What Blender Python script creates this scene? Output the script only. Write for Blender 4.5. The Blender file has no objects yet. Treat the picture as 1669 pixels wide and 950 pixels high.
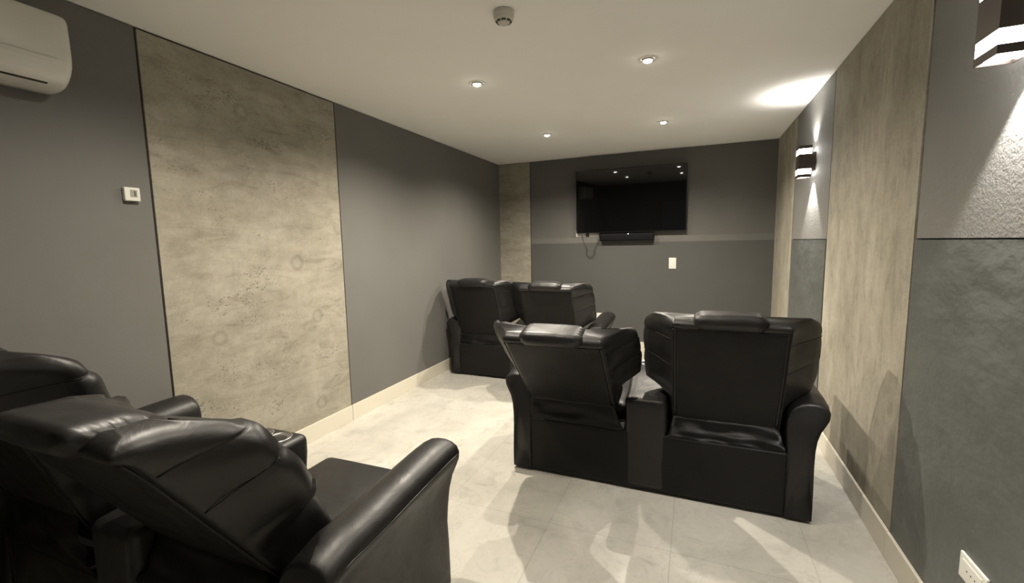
import bpy, bmesh, math, random
from mathutils import Vector, Matrix, noise
PI = math.pi
C = bpy.context.scene.collection
S = bpy.context.scene

# ------------------------------------------------------------------ camera
def setup_camera():
    cx, cy, cz, yaw, pitch, roll, f = 2.6556, -0.2342, 1.4691, 0.3969, -0.1103, -0.0186, 711.7
    F = Vector((-math.sin(yaw)*math.cos(pitch), math.cos(yaw)*math.cos(pitch), math.sin(pitch)))
    R = Vector((math.cos(yaw), math.sin(yaw), 0)); U = R.cross(F)
    R2 = R*math.cos(roll) + U*math.sin(roll); U2 = -R*math.sin(roll) + U*math.cos(roll)
    cd = bpy.data.cameras.new('camera'); co = bpy.data.objects.new('camera', cd); C.objects.link(co)
    m = Matrix.Identity(4)
    for i in range(3):
        m[i][0] = R2[i]; m[i][1] = U2[i]; m[i][2] = -F[i]
    m[0][3], m[1][3], m[2][3] = cx, cy, cz
    co.matrix_world = m
    cd.sensor_width = 36; cd.lens = 36*f/1669; cd.clip_start = 0.02
    S.camera = co
setup_camera()

# ------------------------------------------------------------------ world, exposure
w = bpy.data.worlds.new('world'); S.world = w; w.use_nodes = True
w.node_tree.nodes['Background'].inputs[0].default_value = (0.9, 0.92, 1, 1)
w.node_tree.nodes['Background'].inputs[1].default_value = 0.05
S.view_settings.view_transform = 'Standard'; S.view_settings.look = 'None'
S.view_settings.exposure = 1.08; S.view_settings.gamma = 1; S.view_settings.use_curve_mapping = False
DOWN_POWER = 78.0; DOWN_COL = (1.0, 0.905, 0.76); DOWN_ANGLE = 152; DOWN_BLEND = 0.8
SCONCE_POWER = 33.0; SCONCE_COL = (1.0, 0.95, 0.89)

# room dimensions (metres)
W, L, H, FRONT = 3.512, 5.693, 2.6, -2.0
ZL = 1.452      # height of the change of paint

# ------------------------------------------------------------------ materials
def newmat(name, col=(.5,.5,.5), rough=.5, metal=0, spec=.5, emit=None, estr=0):
    m = bpy.data.materials.new(name); m.use_nodes = True
    b = m.node_tree.nodes['Principled BSDF']
    b.inputs['Base Color'].default_value = (*col, 1); b.inputs['Roughness'].default_value = rough
    b.inputs['Metallic'].default_value = metal; b.inputs['Specular IOR Level'].default_value = spec
    if emit:
        b.inputs['Emission Color'].default_value = (*emit, 1); b.inputs['Emission Strength'].default_value = estr
    return m
class NT:
    def __init__(s, m):
        s.t = m.node_tree; s.b = s.t.nodes['Principled BSDF']
        s.tc = s.t.nodes.new('ShaderNodeTexCoord')
    def n(s, typ, **kw):
        x = s.t.nodes.new(typ)
        for k, v in kw.items():
            if k.startswith('_'): setattr(x, k[1:], v)
            else: x.inputs[k.replace('_', ' ')].default_value = v
        return x
    def l(s, a, b): s.t.links.new(a, b)
    def coord(s, scale=(1,1,1), kind='Object', loc=(0,0,0)):
        mp = s.n('ShaderNodeMapping'); mp.inputs['Scale'].default_value = scale; mp.inputs['Location'].default_value = loc
        s.l(s.tc.outputs[kind], mp.inputs[0]); return mp.outputs[0]
    def noise(s, co, scale, detail=4, rough=.55, dist=0):
        x = s.n('ShaderNodeTexNoise', Scale=scale, Detail=detail, Roughness=rough, Distortion=dist); s.l(co, x.inputs['Vector']); return x.outputs[0]
    def ramp(s, inp, stops):
        x = s.n('ShaderNodeValToRGB'); e = x.color_ramp.elements
        while len(e) < len(stops): e.new(.5)
        for k, (p, c) in enumerate(stops):
            e[k].position = p; e[k].color = (*c, 1) if len(c) == 3 else c
        s.l(inp, x.inputs[0]); return x.outputs[0]
    def mix(s, fac, a, b, mode='MIX'):
        x = s.n('ShaderNodeMix', _data_type='RGBA', _blend_type=mode)
        for v, i in ((fac, 0), (a, 6), (b, 7)):
            if hasattr(v, 'links'): s.l(v, x.inputs[i])
            else: x.inputs[i].default_value = v if i == 0 else (*v, 1)
        return x.outputs[2]
    def math(s, op, a, b=0.):
        x = s.n('ShaderNodeMath', _operation=op)
        for v, i in ((a, 0), (b, 1)):
            if hasattr(v, 'links'): s.l(v, x.inputs[i])
            else: x.inputs[i].default_value = v
        return x.outputs[0]
    def bump(s, h, strength=.3, dist=.01, prev=None):
        x = s.n('ShaderNodeBump', Strength=strength, Distance=dist); s.l(h, x.inputs['Height'])
        if prev: s.l(prev, x.inputs['Normal'])
        s.l(x.outputs[0], s.b.inputs['Normal']); return x.outputs[0]
    def base(s, c): s.l(c, s.b.inputs['Base Color'])
    def rough(s, c): s.l(c, s.b.inputs['Roughness'])

def mat_plaster(name, col, bump_s, scale, var=.08, rough=.75, streak=False):
    m = newmat(name, col, rough, spec=.3); t = NT(m); co = t.coord()
    a = t.noise(co, 1.6, 5); b = t.noise(co, scale, 4, .6)
    lo = tuple(c*(1-var) for c in col); hi = tuple(c*(1+var) for c in col)
    t.base(t.ramp(a, [(.3, lo), (.7, hi)]))
    n1 = t.bump(b, bump_s, .004)
    if streak:
        c = t.noise(t.coord((1, 1, 1.6)), 4.0, 4, .5, .15)
        n1 = t.bump(c, .42, .03, n1)
        sm = t.ramp(a, [(.35, (.38,)*3), (.7, (.6,)*3)]); t.rough(sm)
    return m

def mat_concrete(name, tint=1.0, vertical=False, rings=()):
    m = newmat(name, (.4,.37,.3), .8, spec=.3); t = NT(m)
    st = (1.6, 1.6, .45) if vertical else (.8, .8, 1.9)
    a = t.noise(t.coord(st), 2.4, 8, .62, .5)
    b = t.noise(t.coord(), 9, 8, .7, .3)
    k = tint
    col = t.ramp(a, [(.28, (.27*k,.248*k,.198*k)), (.5, (.335*k,.311*k,.253*k)), (.72, (.40*k,.374*k,.312*k))])
    fine = t.ramp(b, [(.3, (.84,.84,.84)), (.55, (1,1,1)), (.75, (1.06,1.06,1.06))])
    col = t.mix(1., col, fine, 'MULTIPLY')
    # small casting pits, gathered in drifts
    pc = t.coord((1, 1, 1.6) if not vertical else (1.2, 1.2, 1))
    wn = t.n('ShaderNodeTexNoise', Scale=40., Detail=2.); t.l(pc, wn.inputs['Vector'])
    wv = t.n('ShaderNodeMix', _data_type='RGBA'); wv.inputs[0].default_value = .03; t.l(pc, wv.inputs[6]); t.l(wn.outputs[1], wv.inputs[7])
    v = t.n('ShaderNodeTexVoronoi', Scale=62.); t.l(wv.outputs[2], v.inputs['Vector'])
    clus = t.noise(t.coord(st, loc=(3, 7, 1)), 3.5, 4, .6)
    thr = t.math('MULTIPLY', t.math('MAXIMUM', t.math('SUBTRACT', clus, .44), 0), 2.0 if not vertical else 1.2)
    rnd = t.n('ShaderNodeSeparateColor'); t.l(v.outputs['Color'], rnd.inputs[0])
    thr2 = t.math('MULTIPLY', thr, t.math('GREATER_THAN', rnd.outputs[0], .55))
    pit = t.math('LESS_THAN', v.outputs['Distance'], thr2)
    col = t.mix(t.math('MULTIPLY', pit, .6), col, (.10,.088,.068))
    # faint hairlines / drift marks
    h = t.noise(t.coord((2, 2, 9) if not vertical else (6, 6, 1.4), loc=(5, 2, 8)), 3, 6, .7, 1.2)
    hl = t.ramp(h, [(.485, (1,1,1)), (.5, (.78,.77,.74)), (.515, (1,1,1))])
    col = t.mix(t.ramp(clus, [(.5, (0,0,0)), (.62, (1,1,1))]), col, t.mix(1., col, hl, 'MULTIPLY'))
    sm = t.noise(t.coord((1.1, 1.1, 4.2) if not vertical else (4.5, 4.5, 1.3), loc=(9, 4, 2)), 2.6, 7, .68, 1.3)
    col = t.mix(1., col, t.ramp(sm, [(.36, (.80,.79,.775)), (.45, (.95,.95,.945)), (.60, (1.03,1.03,1.03))]), 'MULTIPLY')
    gr = t.noise(t.coord(), 70, 5, .75)
    col = t.mix(1., col, t.ramp(gr, [(.3, (.90,.90,.90)), (.7, (1.09,1.09,1.09))]), 'MULTIPLY')
    for c, r in rings:
        vm = t.n('ShaderNodeVectorMath', _operation='DISTANCE'); t.l(t.coord(), vm.inputs[0]); vm.inputs[1].default_value = c
        dd = t.math('ADD', vm.outputs['Value'], t.math('MULTIPLY', t.math('SUBTRACT', b, .5), .03))
        q = t.math('DIVIDE', t.math('ABSOLUTE', t.math('SUBTRACT', dd, r)), r*.5)
        k_ = t.math('MAXIMUM', t.math('SUBTRACT', 1., q), 0.)
        col = t.mix(t.math('MULTIPLY', k_, .40), col, (.15,.138,.108))
    t.base(col)
    n1 = t.bump(b, .25, .006)
    t.bump(t.math('SUBTRACT', 1., pit), .6, .004, n1)
    return m

def mat_floor():
    m = newmat('porcelain floor tile', (.5,.48,.42), .3, spec=.45); t = NT(m); co = t.coord()
    a = t.noise(co, 1.7, 8, .62, .6); b = t.noise(t.coord(loc=(4,2,0)), 6, 9, .72, 1.0)
    col = t.ramp(a, [(.3, (.43,.414,.367)), (.5, (.525,.508,.455)), (.72, (.60,.582,.527))])
    blot = t.ramp(b, [(.33, (.72,.72,.72)), (.47, (1,1,1))])
    col = t.mix(.8, col, blot, 'MULTIPLY')
    s = t.n('ShaderNodeSeparateXYZ'); t.l(co, s.inputs[0])
    def seam(axis, off, pitch):
        u = t.math('DIVIDE', t.math('ADD', s.outputs[axis], off), pitch)
        fr = t.math('ABSOLUTE', t.math('SUBTRACT', t.math('FRACT', t.math('ADD', u, 50.5)), .5))
        return t.math('LESS_THAN', fr, .0016/pitch)
    g = t.math('MAXIMUM', seam(0, -2.585, .603), seam(1, -1.82, 1.205))
    t.base(t.mix(t.math('MULTIPLY', g, .5), col, (.2,.19,.165)))
    t.rough(t.ramp(b, [(.3, (.36,)*3), (.7, (.22,)*3)]))
    t.bump(t.math('SUBTRACT', 1., g), .3, .001)
    return m

def mat_leather(name='black leather', col=(.0085,.0080,.0082), rough=.42, wr=.22):
    m = newmat(name, col, rough, spec=.5 if rough < .45 else .25); t = NT(m)
    v = t.n('ShaderNodeTexVoronoi', Scale=420.); t.l(t.coord(), v.inputs['Vector'])
    f = t.noise(t.coord(), 7, 4, .6, 1.0)
    w1 = t.noise(t.coord(), 28, 3, .5, .6)
    n1 = t.bump(v.outputs['Distance'], .10, .0006)
    n2 = t.bump(w1, wr*.35, .004, n1)
    t.bump(f, wr, .012, n2)
    t.rough(t.ramp(f, [(.3, (rough-.05,)*3), (.7, (rough+.07,)*3)]))
    return m

RINGS = [((0, 2.236, .942), .042), ((0, 2.086, 1.357), .045), ((0, 2.226, .265), .042), ((0, 1.486, .927), .038), ((0, 1.746, 2.32), .04)]
M = dict(
    ceiling=mat_plaster('white ceiling paint', (.93,.92,.885), .10, 60, .015, .9),
    grey=mat_plaster('grey wall paint', (.150,.148,.139), .22, 170, .05, .7),
    grey_up=mat_plaster('grey rough wall paint', (.20,.197,.185), .75, 75, .07, .75),
    grey_low=mat_plaster('dark grey trowelled plaster', (.112,.119,.112), .12, 30, .12, .45, streak=True),
    back_up=mat_plaster('back wall upper paint', (.125,.122,.114), .3, 120, .06, .75),
    back_low=mat_plaster('back wall lower paint', (.086,.086,.081), .12, 90, .05, .65),
    band=mat_plaster('back wall primer band', (.15,.148,.138), .4, 90, .1, .8),
    joint=newmat('dark joint', (.02,.017,.015), .8),
    conc=mat_concrete('cast concrete', 1.0, False, RINGS), conc_v=mat_concrete('cast concrete streaked', 1.08, True),
    floor=mat_floor(),
    skirting=newmat('cream porcelain skirting', (.68,.64,.54), .3),
    leather=mat_leather(), panel=mat_leather('black leather back', (.0068,.0065,.0064), .5, .14),
    seam=newmat('black stitching', (.006,.006,.006), .7),
    steel=newmat('cup holder steel', (.75,.74,.72), .22, 1),
    cup_in=newmat('cup holder inside', (.30,.29,.28), .35, .9),
    white_plastic=newmat('white plastic', (.72,.71,.66), .35),
    ac_plastic=newmat('air conditioner plastic', (.66,.645,.59), .25),
    dark_slot=newmat('dark slot', (.02,.018,.016), .6),
    tv=newmat('television glass', (.0035,.0035,.004), .03, spec=.5), tv_body=newmat('television body', (.01,.01,.011), .35),
    sound=newmat('soundbar mesh', (.004,.004,.006), .6, spec=.15),
    led=newmat('status light', (1,1,1), .5, emit=(1,1,1), estr=1.2),
    cable=newmat('black cable', (.015,.015,.015), .5),
    bronze=newmat('bronze metal', (.085,.068,.058), .38, .6),
    bulb=newmat('lamp lens', (1,1,1), .5, emit=(1,.93,.8), estr=30),
    frost=newmat('frosted glass', (.9,.9,.9), .5, emit=(1,.96,.93), estr=10),
    chrome=newmat('brushed fitting', (.45,.43,.39), .35, .8),
    detector=newmat('detector plastic', (.60,.575,.515), .5),
    door=newmat('door paint', (.16,.19,.25), .5), frame=newmat('door frame', (.1,.1,.1), .5),
    feet=newmat('black foot', (.01,.01,.01), .6),
)

# ------------------------------------------------------------------ helpers
def obj(name, bm, mat, parent=None, smooth=False, loc=None):
    me = bpy.data.meshes.new(name)
    bmesh.ops.recalc_face_normals(bm, faces=bm.faces[:])
    bm.to_mesh(me); bm.free()
    mats = mat if isinstance(mat, (list, tuple)) else [mat]
    for x in mats: me.materials.append(x)
    if smooth:
        for p in me.polygons: p.use_smooth = True
    o = bpy.data.objects.new(name, me); C.objects.link(o)
    if parent: o.parent = parent
    if loc: o.location = loc
    return o
def thing(name, label, cat, loc=(0,0,0), group=None):
    o = bpy.data.objects.new(name, None); C.objects.link(o); o.location = loc; o.empty_display_size = .1
    o['label'] = label; o['category'] = cat
    if group: o['group'] = group
    return o
def struct(name, bm, m):
    o = obj(name, bm, m); o['kind'] = 'structure'; return o
def box(bm, x0, x1, y0, y1, z0, z1, mi=0):
    vs = [bm.verts.new((x, y, z)) for z in (z0, z1) for x, y in ((x0,y0),(x1,y0),(x1,y1),(x0,y1))]
    for f in ((0,3,2,1),(4,5,6,7),(0,1,5,4),(1,2,6,5),(2,3,7,6),(3,0,4,7)):
        bm.faces.new([vs[i] for i in f]).material_index = mi
def rbox(bm, x0, x1, y0, y1, z0, z1, r, n=8, puff=(0,0,0), warp=None, mi=0):
    """rounded box; puff swells the faces; warp(Vector)->Vector bends it"""
    lo = Vector((x0,y0,z0)); hi = Vector((x1,y1,z1)); c = (lo+hi)/2; h = (hi-lo)/2
    rr = [min(r, h[i]*.999) for i in range(3)]
    def axis(i):
        a = [-h[i] + rr[i]*(1-math.cos(PI/2*k/4)) for k in range(5)]
        inner = [(-h[i]+rr[i]) + (2*(h[i]-rr[i]))*k/n for k in range(1, n)]
        return a + inner + [-q for q in reversed(a)]
    ax = [axis(i) for i in range(3)]
    N = [len(a)-1 for a in ax]; vd = {}
    def vert(i, j, k):
        key = (i,j,k)
        if key not in vd:
            p = Vector((ax[0][i], ax[1][j], ax[2][k]))
            q = Vector([max(-h[m]+rr[m], min(h[m]-rr[m], p[m])) for m in range(3)])
            d = Vector([(p[m]-q[m])/rr[m] for m in range(3)])
            if d.length > 1e-9:
                # keep the point on the rounded surface
                mx = max(abs(d[0]), abs(d[1]), abs(d[2])); dn = d.normalized()
                p = q + Vector([dn[m]*rr[m] for m in range(3)])
            u = [p[m]/h[m] for m in range(3)]
            for m in range(3):
                o1, o2 = [t for t in range(3) if t != m]
                p[m] += puff[m]*(1-u[o1]**2)*(1-u[o2]**2)*(u[m])
            p = p + c
            if warp: p = warp(p)
            vd[key] = bm.verts.new(p)
        return vd[key]
    for a in range(3):
        b, d = [t for t in range(3) if t != a]
        for side in (0, N[a]):
            for i in range(N[b]):
                for j in range(N[d]):
                    q = []
                    for (s, t) in ((i,j),(i+1,j),(i+1,j+1),(i,j+1)):
                        k = [0,0,0]; k[a] = side; k[b] = s; k[d] = t; q.append(vert(*k))
                    if len(set(q)) == 4: bm.faces.new(q).material_index = mi
def lathe(bm, prof, c=(0,0,0), n=32, mi=0, close=True):
    rings = []
    for r, z in prof:
        rings.append([bm.verts.new((c[0]+r*math.cos(2*PI*k/n), c[1]+r*math.sin(2*PI*k/n), c[2]+z)) for k in range(n)])
    for a, b in zip(rings, rings[1:]):
        for k in range(n):
            bm.faces.new((a[k], a[(k+1)%n], b[(k+1)%n], b[k])).material_index = mi
    if close:
        for rg in (rings[0], rings[-1]): bm.faces.new(rg).material_index = mi
def tube(bm, pts, r, n=8, mi=0, smooth=3):
    P = [Vector(p) for p in pts]
    if smooth and len(P) > 2:
        Q = []
        for i in range(len(P)-1):
            p0, p1, p2, p3 = P[max(i-1,0)], P[i], P[i+1], P[min(i+2,len(P)-1)]
            for k in range(smooth):
                t = k/smooth
                Q.append(.5*((2*p1)+(p2-p0)*t+(2*p0-5*p1+4*p2-p3)*t*t+(3*p1-p0-3*p2+p3)*t**3))
        P = Q + [P[-1]]
    rings = []; up = Vector((.13,.27,.95)).normalized()
    for i, p in enumerate(P):
        d = (P[min(i+1,len(P)-1)]-P[max(i-1,0)]).normalized()
        a = d.cross(up)
        if a.length < .05: a = d.cross(Vector((1,0,0)))
        a.normalize(); b = d.cross(a); up = b.cross(d) if False else up
        rings.append([bm.verts.new(p+a*r*math.cos(2*PI*k/n)+b*r*math.sin(2*PI*k/n)) for k in range(n)])
    for A, B in zip(rings, rings[1:]):
        for k in range(n): bm.faces.new((A[k],A[(k+1)%n],B[(k+1)%n],B[k])).material_index = mi
    bm.faces.new(rings[0]).material_index = mi; bm.faces.new(rings[-1]).material_index = mi
def loft(bm, rings, mi=0, cap=True):
    R = [[bm.verts.new(p) for p in r] for r in rings]
    n = len(R[0])
    for a, b in zip(R, R[1:]):
        for k in range(n): bm.faces.new((a[k],a[(k+1)%n],b[(k+1)%n],b[k])).material_index = mi
    if cap:
        for r in (R[0], R[-1]):
            c = bm.verts.new(sum((v.co for v in r), Vector())/n)
            for k in range(n): bm.faces.new((r[k], r[(k+1)%n], c)).material_index = mi
def new(): return bmesh.new()
def nz(p, s, seed=0): return noise.noise(Vector(p)*s + Vector((seed*7.3, seed*3.1, seed*1.7)))
def sstep(a, b, x):
    t = max(0, min(1, (x-a)/(b-a))); return t*t*(3-2*t)

# ------------------------------------------------------------------ the room
T = .15
bm = new(); box(bm, -T, W+T, FRONT-T, L+T, -.1, 0); struct('floor', bm, M['floor'])
bm = new(); box(bm, -T, W+T, FRONT-T, L+T, H, H+.1); struct('ceiling', bm, M['ceiling'])
Y1, Y2 = 1.211, 2.531            # left concrete slab
R0, R1, R2_, R3 = .81, 2.142, 3.473, 4.704
XB = .476
G = .011                           # joint width; plaster stands PL proud of the dark backing
PL = .012; TOPG = .004
# left wall: backing 0..-T at x=-PL, plaster faces at x=0
bm = new()
box(bm, -T, -PL, FRONT, L, 0, H, 1)
box(bm, -PL, 0, FRONT, Y1-G, 0, H-TOPG, 0); box(bm, -PL, 0, Y2+G, L, 0, H-TOPG, 0)
struct('wall_left', bm, [M['grey'], M['joint']])
bm = new(); box(bm, -PL, .002, Y1, Y2, 0, H-.012); struct('trim_1', bm, M['conc'])
# right wall
bm = new()
box(bm, W+PL, W+T, FRONT, L, 0, H, 2)
for a, b in ((R0+.02, R1-.02), (R2_+.02, R3-.02)):
    box(bm, W, W+PL, a, b, ZL+.006, H-TOPG, 0); box(bm, W-.004, W+PL, a, b, 0, ZL, 1)
struct('wall_right', bm, [M['grey_up'], M['grey_low'], M['joint']])
for k, (a, b) in enumerate(((R1, R2_), (R3, L), (FRONT, R0))):
    bm = new(); box(bm, W-.002, W+PL, a, b, 0, H-TOPG); struct('trim_%d' % (k+2), bm, M['conc_v'])
# back wall
bm = new()
box(bm, 0, W, L+PL, L+T, 0, H, 2)
box(bm, XB+G, W-.002, L, L+PL, ZL+.075, H-TOPG, 0); box(bm, XB+G, W-.002, L, L+PL, ZL, ZL+.075, 3)
box(bm, XB+G, W-.002, L-.003, L+PL, 0, ZL, 1)
struct('wall_back', bm, [M['back_up'], M['back_low'], M['joint'], M['band']])
bm = new(); box(bm, .0, XB, L-.002, L+PL, 0, H-TOPG); struct('trim_5', bm, M['conc'])
# wall behind the camera with its door opening
bm = new()
DX0, DX1, DZ = 1.72, 2.55, 2.1
box(bm, 0, DX0, FRONT-T, FRONT, 0, H); box(bm, DX1, W, FRONT-T, FRONT, 0, H); box(bm, DX0, DX1, FRONT-T, FRONT, DZ, H)
struct('wall_front', bm, M['grey'])
bm = new(); box(bm, DX0, DX0+.05, FRONT-T, FRONT+.01, 0, DZ); box(bm, DX1-.05, DX1, FRONT-T, FRONT+.01, 0, DZ); box(bm, DX0+.05, DX1-.05, FRONT-T, FRONT+.01, DZ-.05, DZ)
struct('trim_6', bm, M['frame'])
bm = new(); rbox(bm, DX0+.055, DX1-.055, FRONT-.08, FRONT-.04, .01, DZ-.055, .004, 2); dr = struct('door_1', bm, M['door'])
bm = new(); tube(bm, [(DX0+.12, FRONT-.04, 1.02), (DX0+.12, FRONT+.01, 1.02), (DX0+.24, FRONT+.012, 1.02)], .009); obj('door_handle', bm, M['chrome'], dr, True)
# baseboards
HB = .13
bm = new(); rbox(bm, .0021, .014, FRONT, Y2-.002, 0, HB, .0015, 2); rbox(bm, .0021, .014, Y2+.002, L-.016, 0, HB, .0015, 2); box(bm, .002, .010, Y2-.0025, Y2+.0025, 0, HB, 1); struct('baseboard_left', bm, [M['skirting'], M['joint']])
bm = new(); rbox(bm, W-.018, W-.0045, FRONT, 2.138, 0, HB, .0015, 2); rbox(bm, W-.018, W-.0045, 2.142, L-.016, 0, HB, .0015, 2); struct('baseboard_right', bm, M['skirting'])
bm = new(); rbox(bm, .002, 1.9, L-.016, L-.0035, 0, HB, .0015, 2); rbox(bm, 1.904, W-.0025, L-.016, L-.0035, 0, HB, .0015, 2); struct('baseboard_back', bm, M['skirting'])

# ------------------------------------------------------------------ sofas
SW = 1.655          # width between outer base faces
XA = .125           # arm width at the base
XC0, XC1 = .71, .945   # console
def arm_profile(k=1.0):
    # (x, z) closed; outer face x=0, flare towards -x
    pts = [(.0,.02),(-.001,.10),(.0,.20),(.0,.30),(-.004,.38),(-.014,.45),(-.034,.51),(-.056,.548),(-.070,.575),(-.072,.600),
           (-.060,.622),(-.036,.636),(-.004,.643),(.03,.642),(.06,.635),(.09,.618),(.112,.592),(.122,.555),(.125,.50),(.125,.40),(.125,.25),(.125,.12),(.125,.02)]
    return pts
def make_arm(name, side, root, fl=1.0):
    """side -1 left (flares to -x), +1 right"""
    prof = arm_profile(); rings = []
    cx, cz = .04, .33
    st = [(-.004,.90),(.0,.955),(.008,.985),(.025,1.0)] + [(.025+.70*k/14, 1.0) for k in range(1, 14)] + [(.735,1.0),(.752,.985),(.760,.955),(.763,.90)]
    for y, sc in st:
        lift = -.022*sstep(.14, 0, y) + .006 + .024*sstep(.15, .7, y)
        out = .010*sstep(.45, .76, y)
        r = []
        for (x, z) in prof:
            zz = z + (lift*sstep(.35, .6, z))
            xx = x*(fl if x < 0 else 1)
            # rounding of both end faces
            ins = (1-sc)*.16
            dx, dz = cx-xx, cz-zz
            dl = math.hypot(dx, dz)+1e-6
            xx += dx/dl*ins; 
            if zz > .12: zz += dz/dl*ins
            y0_ = y; y = y + .05*sstep(.25, .66, z)*sstep(.35, 0, y)
            nn = nz((xx*side, y, zz), 7, 3+side)*.0025
            xx += nn
            X = xx if side < 0 else SW-xx
            r.append((X, y, zz)); y = y0_
        rings.append(r)
    bm = new(); loft(bm, rings)
    o = obj(name, bm, M['leather'], root, True)
    # welt along the outer edge of the roll and round the front
    f = (lambda x: x) if side < 0 else (lambda x: SW-x)
    pts = [(f(-.067*fl), .07, .576)] + [(f(-.0745*fl), y, .596+.024*sstep(.15,.7,y)-.018*sstep(.14,0,y)) for y in [.13,.18,.25,.35,.45,.55,.65,.74]] 
    bm = new(); tube(bm, pts, .0032, 6)
    obj('welt', bm, M['leather'], o, True)
    # stitched seam where the arm meets the rear panel
    bm = new(); tube(bm, [(f(.122), -.004, .03), (f(.122), -.005, .2), (f(.121), -.004, .36)], .0022, 5)
    obj('seam', bm, M['seam'], o, True)
    return o
def make_backrest(root, cx, tilt, hinge_y, seed, flap=1.0, hz=.38, wing=.428, drop=.055, taper=0.):
    sl = max(0, math.degrees(tilt)-20)
    hz += .0024*sl; hinge_y -= .0014*sl
    """built in (u, d, s): sideways, forward depth, up; then leaned back"""
    ca, sa = math.cos(tilt), math.sin(tilt)
    def place(u, d, s):
        s -= drop*sstep(.46, .74, s)*max(0, min(1, d/.2))
        return Vector((cx+u, hinge_y + d*ca - s*sa, hz + s*ca + d*sa))
    seat_c = .4175 if cx < .8 else 1.2375
    PW = .268; TOP = .735
    def widths(s):
        k = sstep(.15, .25, s)
        wf = .283 + (wing-.283)*k
        wf += .006*math.sin((s-.25)*8)*k
        if s > .62: wf -= .030*((s-.62)/.1)**2.5
        wf -= taper*sstep(.34, .735, s)
        wr = min(PW, wf-.01) - .012*sstep(.1, -.05, s)
        return wr, wf
    seams = (.26, .43, .60)
    rings = []
    NS = 60
    for i in range(NS+1):
        s = -.06 + (TOP+.06)*i/NS
        wr, wf = widths(s)
        thick = .205 - .05*sstep(.57, TOP, s) - .04*sstep(.05, -.06, s)
        groove = sum(math.exp(-((s-q)/.008)**2) for q in seams)
        lobe = sum(abs(math.sin(PI*(s-.09)/.17)) for _ in (0,))*.0045
        half = [(0, 0), (wr*.4, -.001), (wr*.75, -.001), (wr-.012, 0), (wr, .002), (wr+.006, .012),
                (wr+(wf-wr)*.25, .045), (wr+(wf-wr)*.5, .085), (wr+(wf-wr)*.78, .125), (wf-.004, .155), (wf, .175), (wf-.008, .194),
                (wf-.03, thick+.012), (wf-.07, thick+.016), (wf-.11, thick+.004), (wf-.15, thick-.025), (wf*.45, thick-.035), (wf*.2, thick-.03), (0, thick-.028)]
        top = max(0, (s-(TOP-.05))/.05)**2; bot = sstep(0, -.06, s)
        ring = []
        for sgn in (1, -1):
            hh = half if sgn == 1 else half[-2:0:-1]
            for (u, d) in hh:
                sidey = sstep(wr, wr+.03, u)
                g = -groove*.003*sidey + (lobe-.002)*sidey*(1 if s > .22 else .3)
                uu = u*1.0; dd = d
                # soft swelling of the side and front, pinched at the cross seams
                if u > wr: uu += g
                if d > .15: dd += g*.8
                # the top roll closes over
                dd = dd + (thick*.5-dd)*top*.5 ; uu = uu*(1-.05*top)
                dd = dd + (thick*.45-dd)*bot*.35; uu = uu*(1-.04*bot)
                # roll above the rear panel bulges back
                if d < .03: dd -= .018*math.exp(-((s-.70)/.026)**2)
                P = place(uu*sgn, dd, s)
                a = .0055 if s > .62 or u > wr else .0015
                P += Vector((0, ca, sa))*nz((uu*sgn*1.0, d, s*1.0), 11, seed)*a + Vector((1,0,0))*nz((d*2, uu*sgn, s*1.6), 9, seed+2)*a*.8
                ring.append(P)
        rings.append(ring)
    bm = new(); loft(bm, rings)
    b = obj('backrest', bm, M['leather'], root, True)
    # flat rear panel
    bm = new()
    def wp(p):
        u, d, s = p
        d += .0022*nz((u, s, 0), 8, seed+4) + .006*sstep(.18, -.02, s)*nz((u*2, s, 3), 7, seed)
        k = .985 - .03*sstep(.3, 0, s)
        return place(u*k, d, s)
    rbox(bm, -PW+.012, PW-.012, -.008, .004, .0, .672, .006, 22, (0, .003, 0), wp)
    obj('back_panel', bm, M['panel'], b, True)
    # seams round the panel
    bm = new()
    for sg in (-1, 1):
        tube(bm, [place(sg*(PW-.006), -.004, .02), place(sg*(PW-.003), -.005, .2), place(sg*(PW-.002), -.005, .4), place(sg*(PW-.002), -.005, .62), place(sg*(PW-.002), -.009, .674)], .003, 6)
    tube(bm, [place(-PW, -.009, .674), place(-.1, -.011, .674), place(.1, -.011, .674), place(PW, -.009, .674)], .003, 6)
    obj('seam', bm, M['seam'], b, True)
    # cross seams on the wings
    for sg in (-1, 1):
        for q in seams[1:]:
            bm = new(); wr, wf = widths(q)
            tube(bm, [place(sg*(wr+.006), .010, q), place(sg*(wr+(wf-wr)*.5-.003), .084, q), place(sg*(wf-.007), .157, q), place(sg*(wf-.006), .180, q)], .0016, 5)
            obj('wing_seam', bm, M['seam'], b, True)
    # padded pillow on top, gathered at both ends
    bm = new()
    def wh(p):
        u, d, s = p
        e = sstep(.115, .172, abs(u))
        r = 1 - .10*e
        d = .062 + (d-.062)*r; s = .71 + (s-.71)*(r)
        # gathers
        s += .0022*e*math.sin(d*260+seed) + .002*nz((u, d, s), 20, seed)
        d += .0022*e*math.sin(s*240+seed)
        s += .004*(1-(u/.17)**2)
        return place(u, d, s)
    rbox(bm, -.172, .172, -.030, .135, .668, .758, .042, 14, (.0, .006, .006), wh)
    h = obj('head_pillow', bm, M['leather'], b, True)
    # loose cover from the panel down to the base
    bm = new(); n = 26; m = 10; g = []
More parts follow.
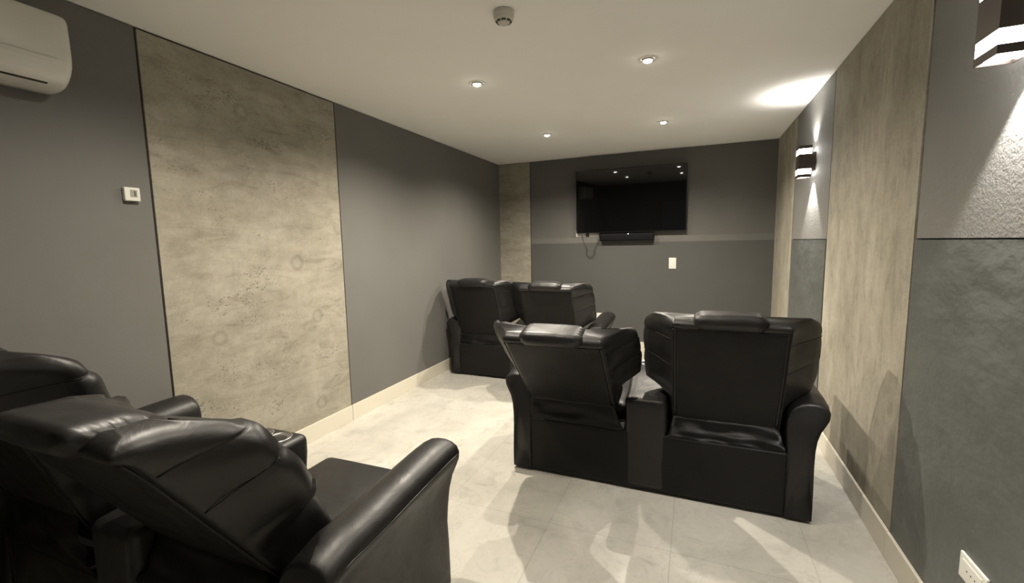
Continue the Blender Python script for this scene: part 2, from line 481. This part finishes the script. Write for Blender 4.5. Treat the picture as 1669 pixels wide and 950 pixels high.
    for i in range(n+1):
        u = -.262 + .524*i/n; uf = u*(1+.09*abs(u)/.262); row = []
        for j in range(m+1):
            t = j/m
            a = place(u, -.006, .10); e = Vector((seat_c+uf*1.04, .004, .352))
            P = a.lerp(e, t)
            sag = math.sin(PI*t)*.030*(.6+.4*flap)
            P += Vector((0, -.3*sag*flap, -sag*.5)) + Vector((0,-1,.3))*(nz((u*1.5, t, seed), 4.2, seed+5)*.030*math.sin(PI*t)*flap)
            P.y = max(P.y, -.035)
            row.append(bm.verts.new(P))
        g.append(row)
    for i in range(n):
        for j in range(m): bm.faces.new((g[i][j], g[i+1][j], g[i+1][j+1], g[i][j+1]))
    geom = bm.faces[:]
    bmesh.ops.solidify(bm, geom=geom, thickness=.004)
    obj('rear_flap', bm, M['leather'], b, True)
    return b
def make_sofa(label, loc, tilts, hinge, flaps, seed, rot=0, hz=(.38, .38), wing=(.42, .428), drop=(.055, .055), cxs=(.400, 1.228), fl=(.95, .95), taper=(0, 0)):
    root = thing('recliner_loveseat', label, 'sofa', loc, 'black leather reclining loveseats'); root.rotation_euler.z = rot
    # base carcass
    bm = new()
    def wb(p):
        x, y, z = p
        if y < .03: y += .0025*nz((x, z, 0), 6, seed)
        return Vector((x, y, z))
    rbox(bm, .118, SW-.118, .0, .70, .02, .362, .012, 16, (0, .002, 0), wb)
    obj('base', bm, M['panel'], root, True)
    for x, y in ((.07,.05),(SW-.07,.05),(.07,.70),(SW-.07,.70)):
        bm = new(); lathe(bm, [(.02,0),(.025,.004),(.026,.022)], (x, y, 0), 16); obj('foot', bm, M['feet'], root, True)
    make_arm('armrest', -1, root, fl[0]); make_arm('armrest', 1, root, fl[1])
    # console
    bm = new()
    def wc(p):
        x, y, z = p
        c = (XC0+XC1)/2
        k = sstep(.40, .54, z)*sstep(.10, .45, y)
        x = c + (x-c)*(1+.16*k)
        if z > .3: z += (-.045 if z > .45 else 0)*sstep(.42, .02, y)*sstep(.45, .6, z) + .0015*nz((x,y,z), 9, seed)
        return Vector((x, y, z))
    rbox(bm, XC0, XC1, -.003, .705, .02, .614, .034, 10, (0, .004, .003), wc)
    con = obj('console', bm, M['leather'], root, True)
    for sx in (-.057, .057):
        c = ((XC0+XC1)/2+sx-.006, .615, .6125)
        bm = new()
        lathe(bm, [(.0475,.0028),(.0490,.0060),(.0515,.0070),(.0535,.0050),(.0540,.0010)], c, 40, close=False)
        # inner wall and bottom of the cup, sunk as far as the shallow dish shows
        cu = obj('cup_holder', bm, M['steel'], con, True)
        bm = new(); lathe(bm, [(.048,.0045),(.046,.0030),(.030,.0022),(.001,.0020)], c, 40, close=False)
        obj('cup_well', bm, M['cup_in'], cu, True)
    # seats
    for x0, x1, i in ((XA+.003, XC0-.003, 0), (XC1+.003, SW-XA-.003, 1)):
        bm = new()
        def ws(p, i=i):
            x, y, z = p
            z += .003*nz((x, y, 0), 6, seed+i)
            return Vector((x, y, z))
        rbox(bm, x0, x1, .17, .825, .30, .455, .045, 14, (0, .008, .022), ws)
        s = obj('seat_cushion', bm, M['leather'], root, True)
        bm = new(); tube(bm, [(x0+.03, .8, .312), (x0+.15,.822,.312), (x1-.15,.822,.312), (x1-.03,.8,.312)], .004, 6); obj('seam', bm, M['seam'], s, True)
        bm = new(); rbox(bm, x0+.003, x1-.003, .70, .812, .045, .305, .03, 10, (0, .012, 0)); obj('footrest', bm, M['leather'], root, True)
    for i, cx in enumerate(cxs):
        make_backrest(root, cx, tilts[i], hinge[i], seed*3+i, flaps[i], hz[i], wing[i], drop[i], taper[i])
    return root
D = math.radians
make_sofa('black leather loveseat nearest the camera at lower left, cup holders visible on its console', (.078, .468, 0), (D(20), D(33)), (.04, .145), (1, 1), 1, D(1.0), (.478, .430), (.375, .375), (.09, .150), (.395, 1.215), (.8, .9), (.0, .075))
make_sofa('black leather loveseat in the corner under the left wall, farthest from the camera', (.12, 3.975, 0), (D(20), D(27)), (.10, .10), (1, 1), 2, 0, (.38, .38), (.428, .428), (.06, .06), (.370, 1.205))
make_sofa('black leather loveseat in the middle right, rear side fully in view, left seat reclined', (1.59, 2.285, 0), (D(42), D(20)), (.10, .10), (.5, 1.3), 3, 0, (.385, .38), (.415, .428), (.10, .06), (.385, 1.236))

# ------------------------------------------------------------------ television wall
tv = thing('television', 'large black flat screen television hung on the far grey wall', 'television', (1.857, L, 1.995))
tl = D(2.0)
def tvw(p): 
    x, y, z = p
    return Vector((x, y*math.cos(tl) - z*math.sin(tl)*1.0, z*math.cos(tl) + y*math.sin(tl)))
TY = -.085
bm = new(); rbox(bm, -.694, .694, TY, TY+.035, -.41, .41, .006, 2, warp=tvw); obj('casing', bm, M['tv_body'], tv)
bm = new(); box(bm, -.686, .686, TY-.0015, TY+.001, -.400, .403)
for v in bm.verts: v.co = tvw(v.co)
obj('screen', bm, M['tv'], tv)
bm = new(); rbox(bm, -.25, .25, TY+.034, -.002, -.18, .18, .004, 2); obj('wall_bracket', bm, M['tv_body'], tv)
sb = thing('soundbar', 'short black soundbar under the television on the far wall', 'soundbar', (1.826, L, 1.522))
bm = new(); rbox(bm, -.347, .347, -.085, -.004, -.05, .048, .012, 8); obj('body', bm, M['sound'], sb, True)
bm = new(); rbox(bm, -.335, .335, -.0875, -.08, -.040, .030, .004, 4); obj('grille', bm, M['sound'], sb, True)
bm = new(); rbox(bm, .02, .032, -.091, -.086, .034, .044, .002, 2); obj('status_light', bm, M['led'], sb)

def plate(name, label, cat, loc, axis, w_, h_, kind, group=None):
    """axis: 'back' faces -y, 'right' faces -x. built facing -y then turned"""
    r = thing(name, label, cat, loc, group)
    if axis == 'right': r.rotation_euler.z = -PI/2
    if axis == 'left': r.rotation_euler.z = PI/2
    bm = new(); rbox(bm, -w_/2, w_/2, -.009, 0, -h_/2, h_/2, .0035, 3, (0, .001, 0)); obj('cover_plate', bm, M['white_plastic'], r, True)
    if kind == 'switch':
        bm = new(); rbox(bm, -w_*.27, w_*.27, -.0125, -.008, -h_*.33, h_*.33, .002, 2); obj('rocker', bm, M['white_plastic'], r, True)
    else:
        bm = new()
        rbox(bm, -w_*.36, w_*.36, -.0115, -.008, -h_*.32, h_*.32, .002, 2); m_ = obj('socket', bm, M['white_plastic'], r, True)
        bm = new()
        for sx in (-.6, 0, .6):
            lathe(bm, [(.0025, 0), (.0025, .0006)], (0,0,0), 10) if False else box(bm, sx*w_*.25-.0022, sx*w_*.25+.0022, -.0121, -.0112, -.0022, .0022)
        obj('pin_hole', bm, M['dark_slot'], m_)
    return r
plate('light_switch', 'white vertical switch plate on the far wall below and right of the television', 'switch', (2.396, L-.003, 1.177), 'back', .088, .14, 'switch')
plate('power_outlet', 'small white outlet low on the far wall above the corner loveseat armrest', 'outlet', (1.50, L-.003, .455), 'back', .14, .082, 'outlet')
plate('power_outlet', 'white outlet plate under the bottom left corner of the television', 'outlet', (1.211, L, 1.575), 'back', .135, .08, 'outlet')
plate('power_outlet', 'white outlet plate between the television corner and the soundbar', 'outlet', (1.392, L, 1.575), 'back', .135, .08, 'outlet')
plate('power_outlet', 'white outlet low on the near right wall at the picture edge', 'outlet', (W-.004, 1.512, .382), 'right', .145, .088, 'outlet')
def cable(name, label, pts):
    bm = new(); tube(bm, pts, .0032, 6, smooth=6); o = obj(name, bm, M['cable'], None, True); o['label'] = label; o['category'] = 'cable'; return o
yb = L-.016
cable('power_cable', 'thin black cable with a loose end hanging below the television', [(1.23, yb, 1.56), (1.245, yb, 1.49), (1.275, yb-.01, 1.42), (1.30, yb-.012, 1.37), (1.285, yb-.01, 1.30)])
cable('audio_cable', 'thin black looped cable hanging left of the soundbar', [(1.484, yb-.01, 1.53), (1.44, yb-.01, 1.44), (1.405, yb-.012, 1.37), (1.40, yb-.012, 1.30), (1.36, yb-.01, 1.262), (1.315, yb-.008, 1.27), (1.30, yb-.008, 1.30)])

# ------------------------------------------------------------------ thermostat
t = thing('room_thermostat', 'small white square thermostat on the left grey wall', 'thermostat', (0, 1.105, 1.75))
bm = new(); rbox(bm, .0, .026, -.034, .034, -.034, .034, .005, 3); obj('housing', bm, M['white_plastic'], t, True)
bm = new(); rbox(bm, .0262, .0275, -.010, .020, -.014, .022, .0005, 2); dsp = obj('display', bm, newmat('thermostat display', (.35,.34,.30), .3), t)
bm = new(); rbox(bm, .0275, .0285, .006, .014, -.010, .016, .0004, 2); obj('sensor_slot', bm, newmat('thermostat slot', (.12,.115,.1), .4), dsp)

# ------------------------------------------------------------------ air conditioner
ac = thing('air_conditioner', 'white split air conditioner high on the left wall', 'air conditioner', (0, 0, 0))
prof = [(.0005,2.452),(.10,2.456),(.165,2.452),(.192,2.440),(.202,2.42),(.206,2.36),(.208,2.30),(.207,2.262),(.200,2.235),(.185,2.208),(.160,2.182),(.128,2.163),(.09,2.154),(.045,2.152),(.0005,2.155)]
rings = []
YA0, YA1 = .03, .855
for y, ins in ((YA0,.022),(YA0+.004,.009),(YA0+.014,.002),(YA0+.03,0),(YA0+.4,0),(YA1-.03,0),(YA1-.014,.002),(YA1-.004,.009),(YA1,.022)):
    r = []
    for x, z in prof:
        dx, dz = .09-x, 2.30-z; dl = math.hypot(dx, dz)
        X = x + dx/dl*ins if x > .01 else x
        r.append((X, y, z+dz/dl*ins))
    rings.append(r)
bm = new(); loft(bm, rings); obj('body', bm, M['ac_plastic'], ac, True)
def strip(name, p0, p1, y0, y1, th, mat, parent, bulge=0):
    # strip lying on the curved lower front between profile points p0 and p1
    bm = new(); n = 6; R = []
    for i in range(n+1):
        k = i/n
        x = p0[0]+(p1[0]-p0[0])*k; z = p0[1]+(p1[1]-p0[1])*k
        nx, nz_ = -(p1[1]-p0[1]), (p1[0]-p0[0]); l_ = math.hypot(nx, nz_); nx /= l_; nz_ /= l_
        if nx < 0: nx, nz_ = -nx, -nz_
        b = bulge*math.sin(PI*k)
        R.append([(x+nx*(b), y0, z+nz_*(b)), (x+nx*(b), y1, z+nz_*(b)), (x+nx*(b+th), y1, z+nz_*(b+th)), (x+nx*(b+th), y0, z+nz_*(b+th))])
    loft(bm, R); return obj(name, bm, mat, parent)
strip('panel_line', (.2068,2.262), (.2062,2.2600), YA0+.02, YA1-.055, .0015, M['chrome'], ac)
lv = strip('louver', (.2010,2.246), (.150,2.172), YA0+.03, YA1-.07, .004, M['ac_plastic'], ac, .010)
strip('air_slot', (.150,2.1745), (.137,2.167), YA0+.03, YA1-.07, .0015, M['dark_slot'], ac, .002)

# ------------------------------------------------------------------ smoke detector
sd = thing('smoke_detector', 'round white smoke detector on the ceiling at the top of the picture', 'smoke detector', (1.757, 1.868, H))
bm = new(); lathe(bm, [(.052,0),(.053,-.006),(.052,-.022),(.048,-.028)], n=48); obj('mounting_base', bm, M['detector'], sd, True)
bm = new(); lathe(bm, [(.048,-.026),(.0475,-.036),(.042,-.045),(.034,-.048)], n=48); hd = obj('sensor_head', bm, M['detector'], sd, True)
bm = new(); lathe(bm, [(.029,-.047),(.0285,-.0515),(.024,-.0535),(.012,-.0545)], n=48); obj('sensor_cap', bm, M['detector'], sd, True)
bm = new()
for k in range(8):
    a0 = 2*PI*k/8+.10; a1 = 2*PI*(k+1)/8-.10
    R = []
    for i in range(6):
        a = a0+(a1-a0)*i/5
        R.append([(r*math.cos(a), r*math.sin(a), z) for r, z in ((.031,-.0480),(.0395,-.0455),(.0400,-.0475),(.031,-.0505))])
    loft(bm, R)
obj('vent_slots', bm, M['dark_slot'], hd)

# ------------------------------------------------------------------ downlights
DL = [(1.200, 2.668, 'recessed ceiling spotlight left of centre, nearer the smoke detector'),
      (2.352, 2.765, 'recessed ceiling spotlight right of centre, nearer the camera'),
      (1.186, 4.305, 'recessed ceiling spotlight left, near the television wall'),
      (2.346, 4.335, 'recessed ceiling spotlight right, near the television wall'),
      (1.20, 1.08, 'recessed ceiling spotlight above the nearest loveseat'),
      (2.35, 1.12, 'recessed ceiling spotlight above the near right aisle')]
POW = [1.35, .38, 1.0, .95, .72, .28]      # the second lamp is tilted away and reads dim
def make_downlight(x, y, label, power=1.0):
    t = thing('ceiling_spotlight', label, 'spotlight', (x, y, H), 'recessed ceiling spotlights')
    bm = new(); lathe(bm, [(.058,0),(.057,-.004),(.052,-.006),(.044,-.004),(.040,-.0005)], n=48, close=False); obj('trim_ring', bm, M['ceiling'], t, True)
    bm = new(); lathe(bm, [(.040,-.001),(.036,-.010),(.030,-.011),(.027,-.004)], n=40, close=False); lr = obj('lamp_ring', bm, M['chrome'], t, True)
    bm = new(); lathe(bm, [(.029,-.0015),(.029,-.007),(.025,-.014),(.015,-.019),(.004,-.020)], n=32); obj('lamp_lens', bm, M['bulb'], t, True)
    ld = bpy.data.lights.new('spotlight_lamp', 'SPOT'); ld.energy = DOWN_POWER*power; ld.color = DOWN_COL
    ld.spot_size = D(DOWN_ANGLE); ld.spot_blend = DOWN_BLEND; ld.shadow_soft_size = .013
    lo = bpy.data.objects.new('spotlight_lamp', ld); C.objects.link(lo); lo.parent = t; lo.location = (0, 0, -.035)
for a in DL: make_downlight(*a, POW[DL.index(a)])

# ------------------------------------------------------------------ wall sconces
def make_sconce(y, z, label):
    t = thing('wall_sconce', label, 'wall light', (W, y, z), 'bronze up and down wall sconces')
    hw, z0, z1, xo, xi = .055, -.122, .122, -.118, -.032
    bm = new(); rbox(bm, xi-.001, -.0005, -.042, .042, -.072, .072, .004, 3); obj('mounting_block', bm, M['bronze'], t)
    def frame(za, zb):
        bm = new(); e = .003
        box(bm, xo, xi, -hw, -hw+e, za, zb); box(bm, xo, xi, hw-e, hw, za, zb)
        box(bm, xo, xo+e, -hw+e, hw-e, za, zb); box(bm, xi-e, xi, -hw+e, hw-e, za, zb); return bm
    obj('housing', frame(z0+.065, z1-.065), M['bronze'], t)
    for s in (-1, 1):
        a, b = sorted((s*.122, s*.098)); obj('rim', frame(a, b), M['bronze'], t)
        a, b = sorted((s*.098, s*.057)); 
        bm = new(); e = .0025
        q = .0012
        box(bm, xo+q, xi-q, -hw+q, -hw+e+q, a, b); box(bm, xo+q, xi-q, hw-e-q, hw-q, a, b); box(bm, xo+q, xo+e+q, -hw+e, hw-e, a, b); box(bm, xi-e-q, xi-q, -hw+e, hw-e, a, b)
        obj('frosted_glass', bm, M['frost'], t)
        a, b = sorted((s*.108, s*.111)); bm = new(); box(bm, xo+.0035, xi-.0035, -hw+.0035, hw-.0035, a, b); obj('diffuser', bm, M['frost'], t)
        ld = bpy.data.lights.new('sconce_lamp', 'SPOT'); ld.energy = SCONCE_POWER*(1 if s < 0 else .42); ld.color = SCONCE_COL
        ld.spot_size = D(84 if s < 0 else 110); ld.spot_blend = .35 if s < 0 else 1; ld.shadow_soft_size = .012
        lo = bpy.data.objects.new('sconce_lamp', ld); C.objects.link(lo); lo.parent = t
        lo.location = (-.040, 0, s*.118); lo.rotation_euler = (0, 0, 0) if s < 0 else (PI, 0, 0)
make_sconce(3.96, 2.065, 'small bronze up and down wall light on the far grey strip of the right wall')
make_sconce(1.475, 2.075, 'large bronze wall light cut by the top right picture edge')
make_sconce(-1.05, 2.075, 'unseen bronze wall light added on the right wall behind the camera to brighten the ceiling')  # unseen extra sconce, added to put more light on the ceiling
